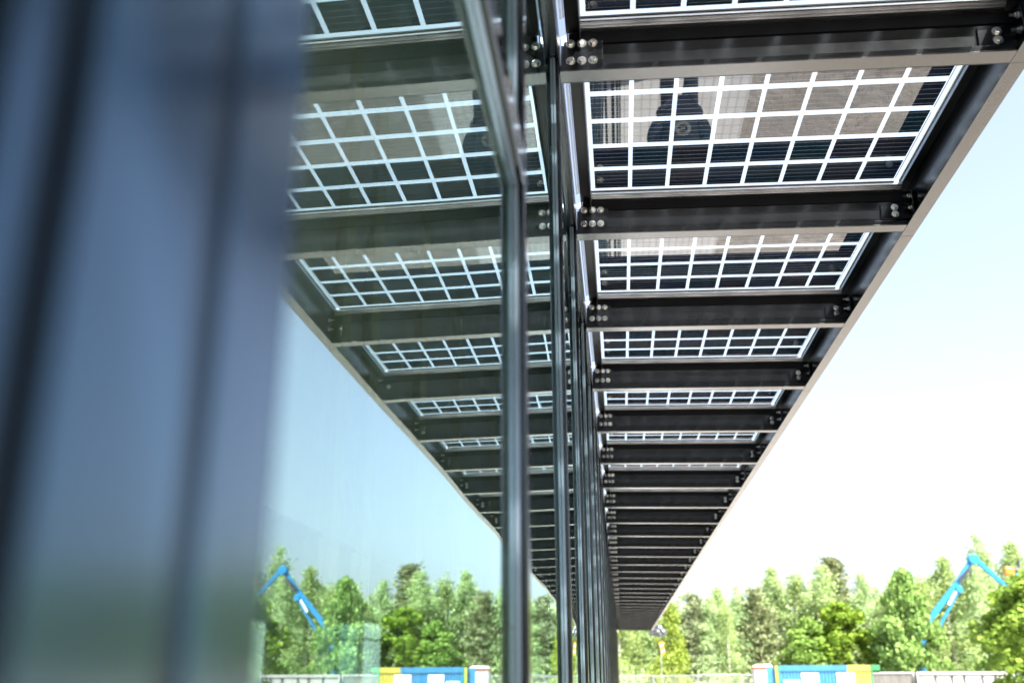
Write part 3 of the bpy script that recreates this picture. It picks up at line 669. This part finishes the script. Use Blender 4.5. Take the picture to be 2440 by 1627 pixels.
for sgn in (-1, 1):
    m = MB(); m.cyl((sgn*.032,-.098,1.685),(sgn*.032,-.085,1.685),.010,n=10); m.build('eye', M['dark'], per)
    m = MB(); m.box(sgn*.082-.008, sgn*.082+.008, -.02, .02, 1.63, 1.69); m.build('ear', M['skin'], per, bevel=.006)
m = MB(); m.box(-.026,.026,-.092,-.08,1.612,1.620); m.build('mouth', pbr('lips', (.35,.13,.11), .5), per)
m = MB()
for q in range(40):                                      # sunburst of short strokes printed on the chest
    t = 2*math.pi*q/40; r0, r1 = .050, .082
    a = Vector((math.cos(t), 0, math.sin(t))); s_ = Vector((-math.sin(t), 0, math.cos(t)))*.0022; c = Vector((.02, -.145, 1.16))
    p = [c + a*r0 - s_, c + a*r1 - s_, c + a*r1 + s_, c + a*r0 + s_]
    m.add(p + [v + Vector((0,.02,0)) for v in p], [(0,1,2,3),(7,6,5,4),(0,4,5,1),(1,5,6,2),(2,6,7,3),(3,7,4,0)])
for (x, z, w_) in ((-.03,1.172,.026), (.0,1.168,.018), (.015,1.158,.03), (.0,1.142,.012)): m.box(x, x+w_, -.145, -.130, z, z+.007)
em = m.build('print', M['print'], jk)

# ------------------------------------------------------------------ camera, sun, sky
f_, pitch, yaw, roll = 2324.8412, .330382, .104874, -.004380
cy, sy, cp, sp = math.cos(yaw), math.sin(yaw), math.cos(pitch), math.sin(pitch)
Fv = Vector((-sy*cp, cy*cp, sp)); Rv = Vector((cy, sy, 0)); Uv = Rv.cross(Fv)
R2 = Rv*math.cos(roll) + Uv*math.sin(roll); U2 = -Rv*math.sin(roll) + Uv*math.cos(roll)
cam = bpy.data.cameras.new('camera'); co = bpy.data.objects.new('camera', cam); COL.objects.link(co)
co.matrix_world = Matrix(((R2.x, U2.x, -Fv.x, 0), (R2.y, U2.y, -Fv.y, 0), (R2.z, U2.z, -Fv.z, CZ), (0,0,0,1)))
cam.sensor_width = 36; cam.lens = 36*f_/2440; cam.clip_start = .02; cam.clip_end = 3000
cam.dof.use_dof = True; cam.dof.focus_distance = 4.6; cam.dof.aperture_fstop = 2.6
scene.camera = co
to_sun = Vector((.50, -.50, 1.0)).normalized()
sun = bpy.data.lights.new('sun', 'SUN'); sun.energy = 5.0; sun.angle = R(.53); sun.color = (1, .95, .88)
so = bpy.data.objects.new('sun', sun); COL.objects.link(so); so.rotation_euler = to_sun.to_track_quat('Z', 'Y').to_euler(); so.location = (20, -30, 30)
w = bpy.data.worlds.new('World'); scene.world = w; w.use_nodes = True
nt = w.node_tree; bg = nt.nodes['Background']; sky = nt.nodes.new('ShaderNodeTexSky'); sky.sky_type = 'NISHITA'; sky.sun_disc = False
sky.sun_elevation = math.asin(to_sun.z); sky.sun_rotation = math.atan2(to_sun.x, to_sun.y); sky.altitude = 50; sky.air_density = 1.0; sky.dust_density = 3.0; sky.ozone_density = 2.0
hs = nt.nodes.new('ShaderNodeHueSaturation'); hs.inputs['Saturation'].default_value = .72; hs.inputs['Value'].default_value = .76
nt.links.new(sky.outputs[0], hs.inputs['Color']); nt.links.new(hs.outputs[0], bg.inputs['Color']); bg.inputs['Strength'].default_value = .105
vs = scene.view_settings; vs.view_transform = 'Standard'; vs.look = 'None'; vs.gamma = 1; vs.use_curve_mapping = False; vs.exposure = 2.4
